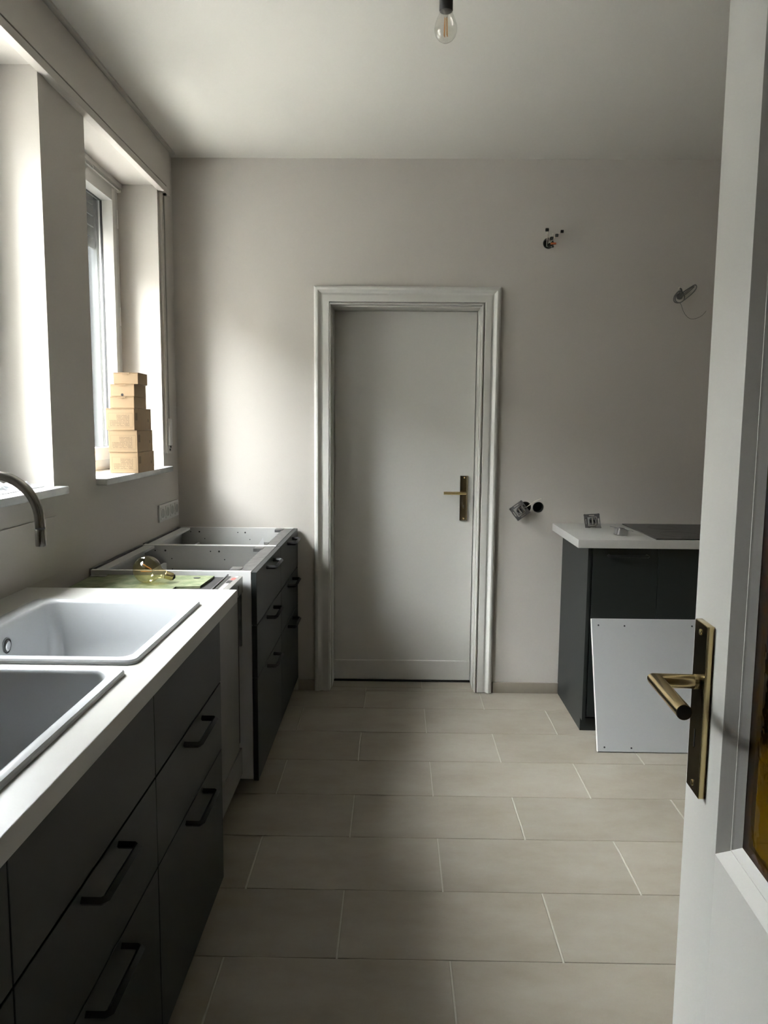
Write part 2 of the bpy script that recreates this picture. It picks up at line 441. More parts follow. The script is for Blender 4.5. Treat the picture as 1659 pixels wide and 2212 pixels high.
# ------------------------------------------------------------------ windows
def window(idx, y0, y1, label, shutter_to):
    e = empty('window_%d' % idx, (-1.33, (y0+y1)/2, 1.2), label, kind='structure')
    fx0, fx1 = -1.375, -1.305
    def ring(name, x0, x1, a, b, c, d, wd, mat, bev=.003):
        box(name, mat, e, x0, x1, a, a+wd, c, d, bev=bev); box(name, mat, e, x0, x1, b-wd, b, c, d, bev=bev)
        box(name, mat, e, x0, x1, a+wd, b-wd, d-wd, d, bev=bev); box(name, mat, e, x0, x1, a+wd, b-wd, c, c+wd, bev=bev)
    ring('frame', fx0, fx1, y0, y1, 1.20, ZH, .045, 'window_white')
    ring('sash', fx0+.012, fx1+.010, y0+.043, y1-.043, 1.243, ZH-.043, .056, 'window_white', .004)
    ring('glazing_gasket', -1.354, -1.344, y0+.098, y1-.098, 1.298, ZH-.098, .003, 'rubber', 0)
    MB().box(-1.352, -1.348, y0+.095, y1-.095, 1.296, ZH-.096).build('pane', 'window_glass', e)
    for zz in (1.45, 1.86, 2.30):
        h = MB().lathe([(.007, 0), (.007, .085)], (fx1+.006, y1-.040, zz), (0, 0, 1), n=10).build('hinge', 'window_white', e, True)
    box('head_batten', 'window_white', e, fx1, fx1+.022, y0, y1, ZH-.022, ZH, bev=.003)
    s = slab_with_holes('z', ZS, 1.20, (-1.305, XL), (y0, y1), [])
    s.build('sill_bed', 'marble', e)
    MB().box(XL-.002, XL+.042, y0-.025 if idx == 2 else y0+.0, y1+.020, ZS, 1.20, bev=.004).build('sill_nose', 'marble', e, True)
    box('outer_sill', 'galvanised', e, -1.56, -1.375, y0, y1, 1.16, 1.205)
    for k, (ya, yb) in enumerate(((y0, y0+.006), (y1-.006, y1))):
        o = box('outer_lining', 'outer_lining', e, -1.50, -1.3755, ya, yb, 1.205, ZH)
        box('lining_rib', 'outer_lining', o, -1.470, -1.455, ya-.006*k, yb+.006*(1-k), 1.205, ZH)
    # lowered part of the roller shutter outside
    z = ZH; k = 0
    while z > shutter_to+.02:
        MB().box(-1.425, -1.413, y0+.005, y1-.005, z-.048, z-.002, bev=.004).build('shutter_slat', 'shutter_slat', e, True)
        z -= .050
    box('shutter_guide', 'outer_lining', e, -1.435, -1.405, y0+.006, y0+.018, 1.205, ZH)
    box('shutter_guide', 'outer_lining', e, -1.435, -1.405, y1-.018, y1-.006, 1.205, ZH)
    return e
window(1, *WIN[0], 'tall white window with the cardboard boxes on its marble sill', 2.215)
window(2, *WIN[1], 'tall white window beside the tap with a marble sill', 2.40)

# outdoors: pale grey-blue board cladding of a neighbouring wing, and the yard
c = empty('wall_outside', (-2.6, 5.3, -.3), 'grey-blue weathered board wall of the neighbouring wing outside the window', kind='structure')
for i in range(20):
    x0 = -3.4+i*.098
    MB().box(x0, x0+.086, 5.25+(i % 2)*.012+random.uniform(0, .004), 5.40, -.3, 3.1, bev=.004, seg=1).build('board', 'cladding', c)
tag(MB().box(-8.0, -6.5, -10, 16, -.3, 4.6).build('wall_unseen_opposite', 'exterior_wall'), kind='structure', label='unseen grey house wall across the yard, height set to limit low sky light')  # out of view; height chosen to hold back low sky light
tag(MB().box(-4.0, -1.5, -2.5, -1.0, -.3, 7.5).build('wall_sky_blocker', 'exterior_wall'), kind='structure', label='unseen grey block added beside the yard to cut sky light on the reveals')  # added out of view to keep sky light off the window reveals
tag(MB().box(-30, -1.5, -12, 30, -.5, -.3).build('ground_outside', 'exterior_ground'), kind='structure', label='grey paved yard outside the windows')

# ------------------------------------------------------------------ back door
def back_door():
    e = empty('door_1', (.052, 4.09, 0), 'plain closed white door with kick board in moulded casing', kind='structure')
    x0, x1, zt = -.412, .524, 2.096
    prof = [(0, 0), (0, .018), (.004, .023), (.012, .027), (.019, .027), (.025, .023), (.029, .017), (.036, .013), (.043, .012),
            (.045, .012), (.045, .017), (.074, .017), (.0765, .0155), (.0765, 0)]
    rings = []
    for (x, z, sx, sz) in ((x0, .004, 1, 0), (x0, zt, 1, -1), (x1, zt, -1, -1), (x1, .004, -1, 0)):
        rings.append([(x+sx*u, YB-v, z+sz*u) for u, v in prof])
    MB().rings(rings).build('casing', 'white_lacquer', e, True, 30)
    # lining of the recess with a small stop
    for s, xa in ((1, RECESS[0]), (-1, RECESS[1])):
        box('jamb', 'white_lacquer', e, xa, xa+s*.005, YB-.014, 4.20, .002, RECESS[3]-.004)
        box('stop_bead', 'white_lacquer', e, xa+s*.005, xa+s*.011, YB+.035, 4.135, .002, RECESS[3]-.010)
    box('head_lining', 'white_lacquer', e, RECESS[0], RECESS[1], YB-.014, 4.20, RECESS[3]-.004, RECESS[3]+.001)
    box('head_stop', 'white_lacquer', e, RECESS[0]+.005, RECESS[1]-.005, YB+.035, 4.135, RECESS[3]-.010, RECESS[3]-.004)
    MB().box(-.322, .425, 4.092, 4.132, .008, 2.000, bev=.002).build('leaf', 'white_lacquer', e)
    MB().box(-.322, .425, 4.078, 4.092, .012, .122, bev=.004).build('kick_board', 'white_lacquer', e)
    box('gap_shade_strip', 'black_plastic', e, RECESS[0]+.012, RECESS[1]-.012, 4.080, 4.14, .0005, .007)  # black strip painting the shade in the gap under the leaf
    box('recess_back', 'black_plastic', e, RECESS[0], RECESS[1], 4.20, 4.22, 0, RECESS[3])
    p = MB().box(.352, .394, 4.083, 4.092, .900, 1.141, bev=.0015).build('lock_plate', 'brass_dark_reflection', e, True)  # plate coloured dark for the hallway reflected in it
    for zz in (.911, 1.131): MB().lathe([(.004, 0), (.004, .002), (.002, .003)], (.374, 4.083, zz), (0, -1, 0), n=12).build('screw', 'brass', p, True)
    kh = MB().poly([(.3695, 4.0835, .965), (.3755, 4.0835, .965), (.3755, 4.0835, .985), (.3695, 4.0835, .985)], (0, -.0008, 0)).build('keyhole', 'brass', p)
    MB().poly([(.3705, 4.0830, .967), (.3745, 4.0830, .967), (.3745, 4.0830, .983), (.3705, 4.0830, .983)], (0, -.0012, 0)).build('key_slot', 'black_plastic', p)
    MB().tube([(.373, 4.083, 1.051), (.373, 4.034, 1.051), (.262, 4.034, 1.051)], .0085, n=18).build('lever', 'brass', e, True, 50)
    return e
back_door()

# ------------------------------------------------------------------ open glazed door beside the camera
def near_door():
    K = .05; a = math.atan(K)
    e = empty('door_2', (.391, .22, 0), 'open white door with amber glass panel and brass lever', kind='structure')
    # local frame: s runs along the leaf towards its free edge, t is proud of the kitchen-side face (towards -x)
    d = Vector((math.sin(a), math.cos(a), 0)); n = Vector((-math.cos(a), math.sin(a), 0))
    base = Vector((.432, 1.0735, 0))         # face point at the free edge
    L = .855
    def pt(s, t, z):                         # s measured back from free edge
        return base-d*s+n*t+Vector((0, 0, z))
    def dbox(name, mat, s0, s1, t0, t1, z0, z1, bev=.0, par=None):
        mb = MB(); mb.box(s0, s1, t0, t1, z0, z1, bev=bev)
        for v in mb.bm.verts: v.co = pt(v.co.x, v.co.y, v.co.z)
        return mb.build(name, mat, par or e, smooth=bool(bev))
    T = -.040; GZ0, GZ1, GS0, GS1 = .857, 1.93, .124, L-.124
    dbox('stile', 'white_lacquer', 0, GS0, T, 0, .008, 2.035, .0015)
    dbox('stile', 'white_lacquer', GS1, L, T, 0, .008, 2.035, .0015)
    dbox('bottom_rail', 'white_lacquer', GS0, GS1, T, 0, .008, GZ0)
    dbox('top_rail', 'white_lacquer', GS0, GS1, T, 0, GZ1, 2.035)
    # stepped moulding inside the glazed opening, one closed ring swept round
    prof = [(0, -.0002), (.0012, -.0015), (.0120, -.0145), (.0135, -.0145), (.0150, -.0165), (.0215, -.0235), (.0225, -.0245), (.0225, -.0248), (0, -.0248)]
    rings = []
    for (s, z, ss, sz) in ((GS0, GZ0, 1, 1), (GS1, GZ0, -1, 1), (GS1, GZ1, -1, -1), (GS0, GZ1, 1, -1)):
        rings.append([pt(s+ss*u, t, z+sz*u) for u, t in prof])
    rings.append(rings[0])
    MB().rings(rings, cap0=False, cap1=False).build('glass_moulding', 'white_lacquer', e)
    prof2 = [(0, -.0395), (.026, -.036), (.030, -.0292), (0, -.0292)]
    rings = []
    for (s, z, ss, sz) in ((GS0, GZ0, 1, 1), (GS1, GZ0, -1, 1), (GS1, GZ1, -1, -1), (GS0, GZ1, 1, -1)):
        rings.append([pt(s+ss*u, t, z+sz*u) for u, t in prof2])
    rings.append(rings[0])
    MB().rings(rings, cap0=False, cap1=False).build('rear_moulding', 'white_lacquer', e)
    dbox('pane', 'amber_glass', GS0+.003, GS1-.003, -.0288, -.0250, GZ0+.003, GZ1-.003)
    # brass lock plate with lever
    S0, S1 = .030, .078
    pl = dbox('lock_plate', 'brass', S0, S1, .0, .0095, .9085, 1.149, .0012)
    dbox('plate_face', 'brass_dark_reflection', S0+.0012, S1-.0012, .0094, .0099, .9100, 1.1475, par=pl)  # overlay coloured dark for the cabinets reflected in the plate
    for zz in (.921, 1.136):
        c = pt((S0+S1)/2, .0098, zz)
        MB().lathe([(.0045, 0), (.004, .0016), (.0015, .0022)], c, n, n=14).build('screw', 'brass', pl, True)
    dbox('keyhole', 'black_plastic', .0505, .0545, .0097, .0103, .972, .998, par=pl)
    dbox('keyhole_edge', 'brass', .0495, .0505, .0097, .0104, .970, .998, par=pl)
    sc = (S0+S1)/2; hz = 1.066
    MB().lathe([(.0105, 0), (.0105, .006), (.0098, .007)], pt(sc, .0095, hz), n, n=22).build('rosette', 'brass', pl, True)
    A, B, C = pt(sc, .0098, hz), pt(sc, .066, hz), pt(sc+.118, .066, hz)
    MB().tube([A, B, C], .0098, n=26).build('lever', 'brass', e, True, 50)
    MB().lathe([(.0090, 0), (.0090, .0006)], C, -d, n=24).build('lever_end', 'black_plastic', e)
    for zz in (.25, 1.02, 1.78):
        MB().lathe([(.008, 0), (.008, .09)], pt(L+.004, .004, zz), (0, 0, 1), n=12).build('hinge', 'galvanised', e, True)
near_door()

# ------------------------------------------------------------------ kitchen cabinets
def handle(parent, p0, out, along, ln, r=.0064, drop=.037):
    """bar handle: centre p0 on the front, out = unit vector away from front"""
    p0, out, along = Vector(p0), Vector(out), Vector(along)
    a, b = p0-along*ln/2, p0+along*ln/2
    up = out.cross(along)
    pts = [a, a+out*(drop-.006), a+out*drop+along*.006, b+out*drop-along*.006, b+out*(drop-.006), b]
    return MB().tube(pts, r*1.15, n=4).build('handle', 'black_metal', parent, True, 40)

XFRONT = -.495
def left_cabinet(y0, y1, label, open_top, fronts_x, top_label=None, name='base_cabinet', cat='cabinet', handle_top=False):
    e = empty(name, ((XL+fronts_x)/2, (y0+y1)/2, 0), label, cat, 'dark base cabinets under the windows')
    xb, xf = XL+.012, fronts_x-.021
    zb, zt, th = .080, .872, .018
    g = .0016
    for ya, yb in ((y0+.0005, y0+th), (y1-th, y1-.0005)):
        s = box('side_panel', 'melamine', e, xb, xf, ya, yb, zb, zt)
        if open_top: box('edge_band', 'melamine_edge', s, xb, xf, ya, yb, zt, zt+.0012)
    box('bottom_panel', 'melamine', e, xb, xf, y0+th, y1-th, zb, zb+th)
    box('back_panel', 'melamine', e, xb, xb+.008, y0+th, y1-th, zb+th, zt-.012)
    for yy in (y0+.07, y1-.07):
        for xx in (xb+.07, xf-.13):
            MB().lathe([(.022, 0), (.022, .006), (.013, .012), (.013, .06), (.024, .066), (.024, zb)], (xx, yy, 0), n=14).build('leg', 'black_plastic', e, True)
    for i, (za, zc) in enumerate(((.0725, .4705), (.4735, .6695), (.674, .8705))):
        f = MB().box(fronts_x-.019, fronts_x, y0+g, y1-g, za, zc, bev=.0008, seg=1).build('drawer_front', 'anthracite', e)
        if i < 2 or handle_top:
            handle(f, (fronts_x, (y0+y1)/2, zc-.021), (1, 0, 0), (0, 1, 0), .165)
    if open_top:
        # hanging rail at the wall, metal rail at the front, drawer box inside, drilled rows
        box('rear_rail', 'melamine', e, xb+.008, xb+.052, y0+th, y1-th, zt-.012, zt-.001)
        box('wall_rail', 'galvanised', e, XL+.001, XL+.011, y0+.02, y1-.02, zt-.05, zt+.002)
        box('front_rail', 'galvanised', e, xf-.050, xf-.001, y0+th, y1-th, zt-.010, zt-.001)
        box('rail_lip', 'rubber', e, xf+.0002, xf+.002, y0+.002, y1-.002, zt-.03, zt-.002)
        for yy in (y0+.03, y1-.09):
            box('bracket', 'galvanised', e, xf-.085, xf-.045, yy, yy+.06, zt-.011, zt+.0025, bev=.001)
        box('drawer_back', 'melamine_edge', e, xb+.10, xb+.112, y0+.045, y1-.045, .70, .800)
        box('drawer_bottom', 'melamine', e, xb+.112, xf-.02, y0+.045, y1-.045, .700, .712)
        for yy in (y0+.030, y1-.045):
            box('drawer_side', 'melamine_edge', e, xb+.10, xf-.01, yy, yy+.014, .70, .765)
        hs = MB()
        for (dx, dz, r) in ((.10, .022, .0042), (.055, .022, .0028), (.128, .058, .0026), (.338, .024, .0042), (.300, .024, .0028), (.362, .060, .0026), (.52, .026, .0042), (.13, .105, .0026)):
            hs.lathe([(r, 0), (r, .0004)], (xb+dx, y1-th, zt-dz), (0, -1, 0), n=12)
        h = hs.build('drilled_holes', 'black_plastic', e); h['kind'] = 'stuff'
    return e

Y = [.318, .920, 1.522, 2.124]
left_cabinet(Y[2], Y[3], 'dark drawer cabinet under the far sink next to the dishwasher', False, XFRONT)
left_cabinet(Y[1], Y[2], 'dark drawer cabinet under the near sink', False, XFRONT)
left_cabinet(Y[0], Y[1], 'dark drawer cabinet cut off at the lower picture corner nearest the camera', False, XFRONT)
FX = -.500
left_cabinet(2.735, 3.332, 'open-topped dark drawer cabinet next to the dishwasher without a worktop', True, FX, handle_top=True)
left_cabinet(3.3325, 3.922, 'open-topped dark drawer cabinet in the corner against the end wall', True, FX, handle_top=True)
# paper slip stuck in the corner cabinet
mb = MB(); mb.poly([(-.625, 3.36, .845), (-.575, 3.355, .845), (-.583, 3.358, .905)], (0, .0008, 0))
tag(mb.build('paper_slip', 'paper'), 'small white paper corner poking out of the open corner cabinet', 'paper')

# ------------------------------------------------------------------ worktop with the two sinks
SX0, SX1 = -1.000, -.535
SINKS = [(1.533, 2.083), (.935, 1.488)]
wt = slab_with_holes('z', .8725, .9100, (XL+.001, -.474), (YF+.002, 2.268),
                     [(SX0+.02, SX1-.02, a+.02, b-.02) for a, b in SINKS]).build('worktop', 'worktop_white')
bv = wt.modifiers.new('edge', 'BEVEL'); bv.width = .0015; bv.segments = 2; bv.limit_method = 'ANGLE'
tag(wt, 'long white worktop with two inset sinks below the windows', 'worktop')

def rrect(x0, x1, y0, y1, r, z, n=7):
    pts = []
    for cx, cy, a0 in ((x1-r, y1-r, 0), (x0+r, y1-r, 90), (x0+r, y0+r, 180), (x1-r, y0+r, 270)):
        for k in range(n+1):
            t = math.radians(a0+90*k/n)
            pts.append((cx+r*math.cos(t), cy+r*math.sin(t), z))
    return pts
def sink(y0, y1, label):
    e = empty('sink', ((SX0+SX1)/2, (y0+y1)/2, .90), label, 'sink', 'pair of white inset sinks')
    x0, x1, z = SX0, SX1, .9105
    def R(i, zz, r, j=None):
        ii = i; return rrect(x0+ii+(.022 if i > .01 else 0), x1-ii+(0), y0+ii+(.008 if i > .01 else 0), y1-ii+(.006 if i > .01 else 0), r, zz)
    rg = [R(0, z, .022), R(0, z+.006, .022), R(.003, z+.0095, .020), R(.009, z+.0100, .018), R(.018, z+.0096, .022), R(.023, z+.0075, .030), R(.027, z+.001, .032),
          R(.033, z-.10, .036), R(.040, z-.165, .045), R(.055, z-.182, .055), R(.080, z-.187, .07)]
    MB().rings(rg, cap0=False).build('basin', 'sink_white', e, True, 40)
    cx, cy = (x0+x1)/2, (y0+y1)/2
    MB().lathe([(.045, 0), (.045, .002), (.036, .004), (.034, .001), (.01, .0015)], (cx, cy, z-.187), n=28).build('drain', 'chrome', e, True)
    ox = x0+.022+.029
    o = MB().lathe([(.0185, -.001), (.0185, .002), (.0165, .003), (.0150, .001)], (ox+.001, cy+.004, z-.047), (1, 0, -.03), n=26).build('overflow', 'black_plastic', e, True)
    MB().lathe([(.0125, -.001), (.0125, .004), (.0105, .005), (.004, .0045)], (ox+.001, cy+.004, z-.047), (1, 0, -.03), n=26).build('overflow_cap', 'chrome', o, True)
    MB().lathe([(.0215, -.001), (.0215, .0012), (.0185, .0016)], (ox+.0005, cy+.004, z-.047), (1, 0, -.03), n=26).build('overflow_ring', 'galvanised', o, True)
    return e
sink(*SINKS[0], 'white inset sink below the tap with round overflow')
sink(*SINKS[1], 'white inset sink nearest the camera with shaded basin')

# tap: arched brushed steel spout with pull-out spray
def faucet():
    bx, by, oy = -1.062, 1.800, 1.800
    e = empty('faucet', (bx, by, .910), 'brushed steel arched kitchen tap over the far sink', 'faucet')
    R = .107; cx = bx+R; zc = 1.178
    pts = [(bx, by, .955), (bx, by, 1.05), (bx, by, zc)]
    for k in range(1, 25):
        t = math.pi*(1-k/24)
        pts.append((cx+R*math.cos(t), by, zc+R*math.sin(t)))
    pts.append((bx+2*R+.0005, by, zc-.018))
    MB().tube(pts, .0117, n=28).build('spout', 'steel', e, True, 50)
    x = bx+2*R+.0007
    MB().lathe([(.0112, 0), (.0112, .004)], (x, by, zc-.022), n=28).build('seal_ring', 'rubber', e, True)
    MB().lathe([(.0095, 0), (.0118, .0008), (.0121, .003), (.0121, .0405), (.0115, .0415)], (x, by, zc-.0635), n=28).build('spray_head', 'steel', e, True)
    MB().lathe([(.027, 0), (.027, .004), (.024, .006), (.024, .045), (.0117, .049)], (bx, by, .910), n=28).build('base', 'steel', e, True)
    MB().tube([(bx, by+.024, .935), (bx, by+.05, .94), (bx, by+.11, .955)], .006, n=14).build('lever', 'steel', e, True)
faucet()

# ------------------------------------------------------------------ dishwasher between the cabinets
def dishwasher():
    y0, y1 = 2.134, 2.726
    e = empty('dishwasher', (-.80, 2.43, 0), 'built-in dishwasher without front panel, green felt mat on top', 'dishwasher')
    box('body', 'black_plastic', e, -1.085, -.600, y0, y1, .10, .848)
    MB().box(-.598, -.556, y0+.004, y1-.058, .222, .800, bev=.003).build('door', 'appliance_grey', e, True)
    box('door_seal', 'rubber', e, -.600, -.562, y1-.057, y1-.018, .235, .80)
    k = MB().box(-.592, -.552, y0+.004, y1-.030, .118, .220, bev=.002).build('kick_plate', 'appliance_grey', e, True)
    b = MB().box(-.598, -.545, y0+.004, y1-.018, .803, .8625, bev=.002).build('control_panel', 'appliance_grey', e, True)
    for i in range(6):
        yy = y0+.330+i*.020
        box('button', 'socket_white', b, -.578, -.566, yy, yy+.010, .8625, .8637)
    box('indicator', 'red_print', b, -.574, -.560, y1-.090, y1-.055, .8625, .8630)
    box('sticker', 'paper', b, -.566, -.558, y1-.045, y1-.025, .8625, .8630)
    box('display_strip', 'black_plastic', b, -.594, -.584, y0+.02, y1-.03, .8625, .8630)
    box('display', 'black_plastic', b, -.580, -.564, y1-.145, y1-.100, .8625, .8630)
    MB().lathe([(.013, 0), (.013, .001)], (-.5449, y1-.30, .825), (1, 0, 0), n=20).build('door_grip', 'black_plastic', b)
    for yy in (y1-.37, y1-.20, y1-.10): box('mounting_slot', 'black_plastic', b, -.5455, -.5442, yy, yy+.006, .806, .842)
    box('side_bracket', 'galvanised', e, -.575, -.553, y1-.016, y1-.002, .60, .846)
    # felt mat in a black tray edge
    box('top_tray', 'black_plastic', e, -1.088, -.604, y0+.002, y1-.001, .8482, .8540)
    m = MB(); m.poly([(-1.085, y0+.004, .8542), (-.735, y0+.004, .8542), (-.735, y0+.385, .8542), (-.655, y0+.40, .8542), (-.648, y1-.016, .8542), (-1.085, y1-.016, .8542)], (0, 0, .008))
    m.build('felt_mat', 'felt_green', e)
    MB().lathe([(.012, 0), (.012, .0012)], (-.700, y1-.060, .8622), n=18).build('mat_hole', 'black_plastic', e)
    MB().tube([(-.606, y0+.01, .857), (-.606, y1-.01, .857)], .004, n=8).build('tray_rod', 'galvanised', e, True)
    MB().box(-.6025, -.5990, y0+.01, y1-.004, .848, .8665).build('tray_edge', 'galvanised', e)
    box('corner_bracket', 'galvanised', e, -1.086, -1.03, y1-.060, y1-.030, .8624, .8640)
    return e
dishwasher()

# ------------------------------------------------------------------ bulbs
def bulb_profile_globe(R):
    """axis from glass tip (0) to the neck"""
    pts = []
    for k in range(0, 22):
        t = math.pi*k/26
        pts.append((R*math.sin(t), R-R*math.cos(t)))
    return pts
def loose_bulb():
    e = empty('light_bulb', (-.84, 2.575, .8622), 'loose amber globe bulb lying on the green felt mat', 'light bulb')
    R = .0475
    c = Vector((-.846, 2.570, .8622+R+.0005))
    ax = Vector((.88, .16, -.30)).normalized()
    tip = c-ax*R
    gp = bulb_profile_globe(R)
    r_end, h_end = gp[-1]
    prof = gp+[(.0195, h_end+.006), (.0160, h_end+.016), (.0140, h_end+.026)]
    MB().lathe(prof, tip, ax, n=40, cap0=False, cap1=False).build('glass', 'bulb_amber', e, True, 180)
    hb = h_end+.024
    cap = [(.0142, hb)]
    for i in range(5):
        cap += [(.0132, hb+.003+i*.0044), (.0142, hb+.0052+i*.0044)]
    cap += [(.0125, hb+.0265), (.010, hb+.029)]
    s = MB().lathe(cap, tip, ax, n=26).build('screw_cap', 'brass', e, True, 180)
    MB().lathe([(.0115, hb+.0262), (.0100, hb+.0315), (.0045, hb+.0335), (.0045, hb+.035)], tip, ax, n=20).build('contact', 'black_plastic', s, True)
    MB().lathe([(.0075, h_end+.016), (.0065, h_end-.010), (.004, h_end-.022)], tip, ax, n=14).build('glass_stem', 'bulb_clear', e, True)
    up = ax.cross(Vector((0, 1, 0))).normalized(); sd = ax.cross(up)
    for k in range(4):
        o = up*math.cos(k*1.57+.4)+sd*math.sin(k*1.57+.4)
        MB().tube([tip+ax*(h_end-.022)+o*.004, tip+ax*(h_end-.058)+o*.018], .0012, n=6).build('filament', 'filament', e)
loose_bulb()
def ceiling_bulb():
    x, y = .1235, 2.15
    e = empty('pendant_bulb', (x, y, ZC), 'clear filament bulb hanging in a black lampholder from the ceiling', 'lamp')
    MB().lathe([(.0165, 2.494), (.0178, 2.496), (.0178, 2.565), (.010, 2.575), (.004, 2.58)], (x, y, 0), n=28).build('lampholder', 'black_plastic', e, True)
    MB().tube([(x, y, 2.578), (x, y, 2.70)], .0032, n=10).build('cord', 'black_plastic', e, True)
    MB().lathe([(.045, 2.709), (.045, 2.692), (.010, 2.685)], (x, y, 0), n=28).build('ceiling_rose', 'black_plastic', e, True)
    prof = [(.0001, 2.4165), (.010, 2.4182), (.019, 2.4235), (.026, 2.432), (.0295, 2.443), (.030, 2.451), (.0285, 2.461), (.0245, 2.473), (.019, 2.485), (.0155, 2.496), (.0150, 2.505)]
    MB().lathe(prof, (x, y, 0), n=32, cap0=False, cap1=False).build('glass', 'bulb_clear', e, True, 180)
    MB().lathe([(.013, 2.4985), (.008, 2.490), (.0045, 2.478), (.003, 2.474)], (x, y, 0), n=16).build('glass_stem', 'bulb_clear', e, True)
    for k in range(4):
        a = k*1.57+.5
        MB().tube([(x+.0035*math.cos(a), y+.0035*math.sin(a), 2.478), (x+.0055*math.cos(a), y+.0055*math.sin(a), 2.432)], .0010, n=6).build('filament', 'filament', e)
ceiling_bulb()

# ------------------------------------------------------------------ things on the left wall
def wall_sockets():
    e = empty('socket_strip', (XL, 3.735, .98), 'white four-gang wall socket strip above the open corner cabinet', 'socket')
    MB().box(XL, XL+.010, 3.577, 3.893, .937, 1.020, bev=.003).build('frame', 'socket_white', e, True)
    for i in range(4):
        yc = 3.577+.0415+i*.0775
        p = empty_part = MB().box(XL+.010, XL+.0125, yc-.029, yc+.029, .949, 1.008, bev=.001).build('socket', 'socket_white', e)
        MB().lathe([(.0215, 0), (.0215, .0006), (.020, .0008)], (XL+.0125, yc, .9785), (1, 0, 0), n=24).build('well', 'socket_shadow', p)
        MB().lathe([(.0235, 0), (.0235, .002), (.0215, .002), (.0215, 0)], (XL+.0122, yc, .9785), (1, 0, 0), n=24).build('rim', 'socket_white', p, True)
wall_sockets()
tr = empty('trim_2', (XL, 1.4, .91), 'smooth white splashback board on the wall behind the tap', kind='structure')
MB().box(XL, XL+.007, .21, 2.486, .9105, 1.103, bev=.001).build('board', 'wall_paint', tr)
def strap():
    e = empty('shutter_strap', (XL, 3.80, 1.3), 'grey roller shutter pull strap hanging beside the far window', 'strap')
    MB().box(XL, XL+.012, 3.715, 3.795, 1.26, 2.488, bev=.002).build('cover_strip', 'wall_paint', e)
    MB().box(XL+.013, XL+.0145, 3.748, 3.762, 1.43, 2.478).build('belt', 'strap_grey', e)
    MB().box(XL+.0145, XL+.0155, 3.738, 3.741, 1.43, 2.486).build('belt_edge', 'black_plastic', e)
    MB().box(XL+.010, XL+.022, 3.735, 3.775, 1.30, 1.43, bev=.004).build('winder', 'socket_white', e, True)
    MB().box(XL+.008, XL+.026, 3.742, 3.757, 2.478, 2.489, bev=.002).build('strap_guide', 'black_plastic', e)
    for zz in (1.292, 1.278): MB().lathe([(.0055, 0), (.0055, .004)], (XL+.012, 3.768-.01*(zz < 1.285), zz), (1, 0, 0), n=12).build('screw', 'black_plastic', e)
strap()
def curtain_rod():
    e = empty('curtain_rod', (-1.285, 3.3, 2.47), 'thin white curtain rod with ring across the top of the far window', 'curtain rod')
    x, z = -1.285, 2.470
    MB().tube([(x, 2.86, z), (x, 3.66, z)], .0042, n=12).build('rod', 'window_white', e, True)
    for yy in (2.90, 3.655): MB().lathe([(.007, 0), (.007, .016)], (x-.010, yy, z), (1, 0, 0), n=12).build('bracket', 'window_white', e, True)
    pts = [(x+.006, 3.29+.045*math.cos(t), z+.004+.010*math.sin(t)) for t in [2*math.pi*k/20 for k in range(21)]]
    MB().tube(pts, .0024, n=8, cap=False).build('ring', 'window_white', e, True)
curtain_rod()

# cardboard boxes on the far sill
def carton(x0, x1, y0, y1, z0, h, rot, label, printed, flap):
    cx, cy = (x0+x1)/2, (y0+y1)/2
    e = empty('cardboard_box', (cx, cy, z0), label, 'box', 'cardboard boxes stacked on the window sill')
    M = Matrix.Translation((cx, cy, 0)) @ Matrix.Rotation(rot, 4, 'Z') @ Matrix.Translation((-cx, -cy, 0))
    def put(name, mat, *d, bev=0):
        mb = MB(); mb.box(*d, bev=bev, seg=1); bmesh.ops.transform(mb.bm, matrix=M, verts=mb.bm.verts); return mb.build(name, mat, e)
    put('carton', 'cardboard', x0, x1, y0, y1, z0+.0004, z0+h-.0022, bev=.0008)
    put('lid', 'cardboard', x0-.0006, x1+.0006, y0-.0010, y1+.0006, z0+h-.0022, z0+h-.0003)
    if flap:
        mx = (x0+x1)/2
        put('tuck_flap', 'cardboard', mx-.016, mx+.016, y0-.0022, y0, z0+h-.006, z0+h-.0005)
        mb = MB(); mb.lathe([(.0055, 0), (.0055, .0005)], (mx, y0-.0002, z0+.0065 if flap == 2 else z0+h-.008), (0, -1, 0), n=14)
        bmesh.ops.transform(mb.bm, matrix=M, verts=mb.bm.verts); mb.build('thumb_hole', 'black_edge' if flap == 2 else 'cardboard', e)
    if printed:
        mb = MB(); bm = mb.bm
        a, b, c, d = x0+.010, x1-.006, z0+.012, z0+h-.020
        vs = [bm.verts.new(M @ Vector((p[0], y0-.0004, p[1]))) for p in ((a, c), (b, c), (b, d), (a, d))]
        f = bm.faces.new(vs); uvl = bm.loops.layers.uv.new('UVMap')
        for lp, uv in zip(f.loops, ((0, 0), (1, 0), (1, 1), (0, 1))): lp[uvl].uv = uv
        me = bpy.data.meshes.new('printed_label'); bm.to_mesh(me); bm.free(); me.materials.append(MATS['box_print'])
        o = bpy.data.objects.new('printed_label', me); COL.objects.link(o); o.parent = e; o.matrix_parent_inverse = Matrix.Translation(-world_loc(e))
        put('side_print', 'socket_shadow' if 0 else 'box_print_side', x1+.0001, x1+.0004, y0+.012, y0+.038, z0+h*.45, z0+h*.80)
        put('side_mark', 'box_print_side', x1+.0001, x1+.0004, y1-.045, y1-.032, z0+h*.38, z0+h*.52)
    return e
principled('box_print_side', (0.16, 0.108, 0.06), 0.8)
zz = 1.2005
carton(-1.184, -1.066, 3.160, 3.372, zz, .0870, .00, 'large printed cardboard box at the very bottom of the sill stack', True, 0); zz += .0870
carton(-1.188, -1.068, 3.160, 3.366, zz, .0905, .01, 'large printed cardboard box second from the bottom of the stack', True, 0); zz += .0905
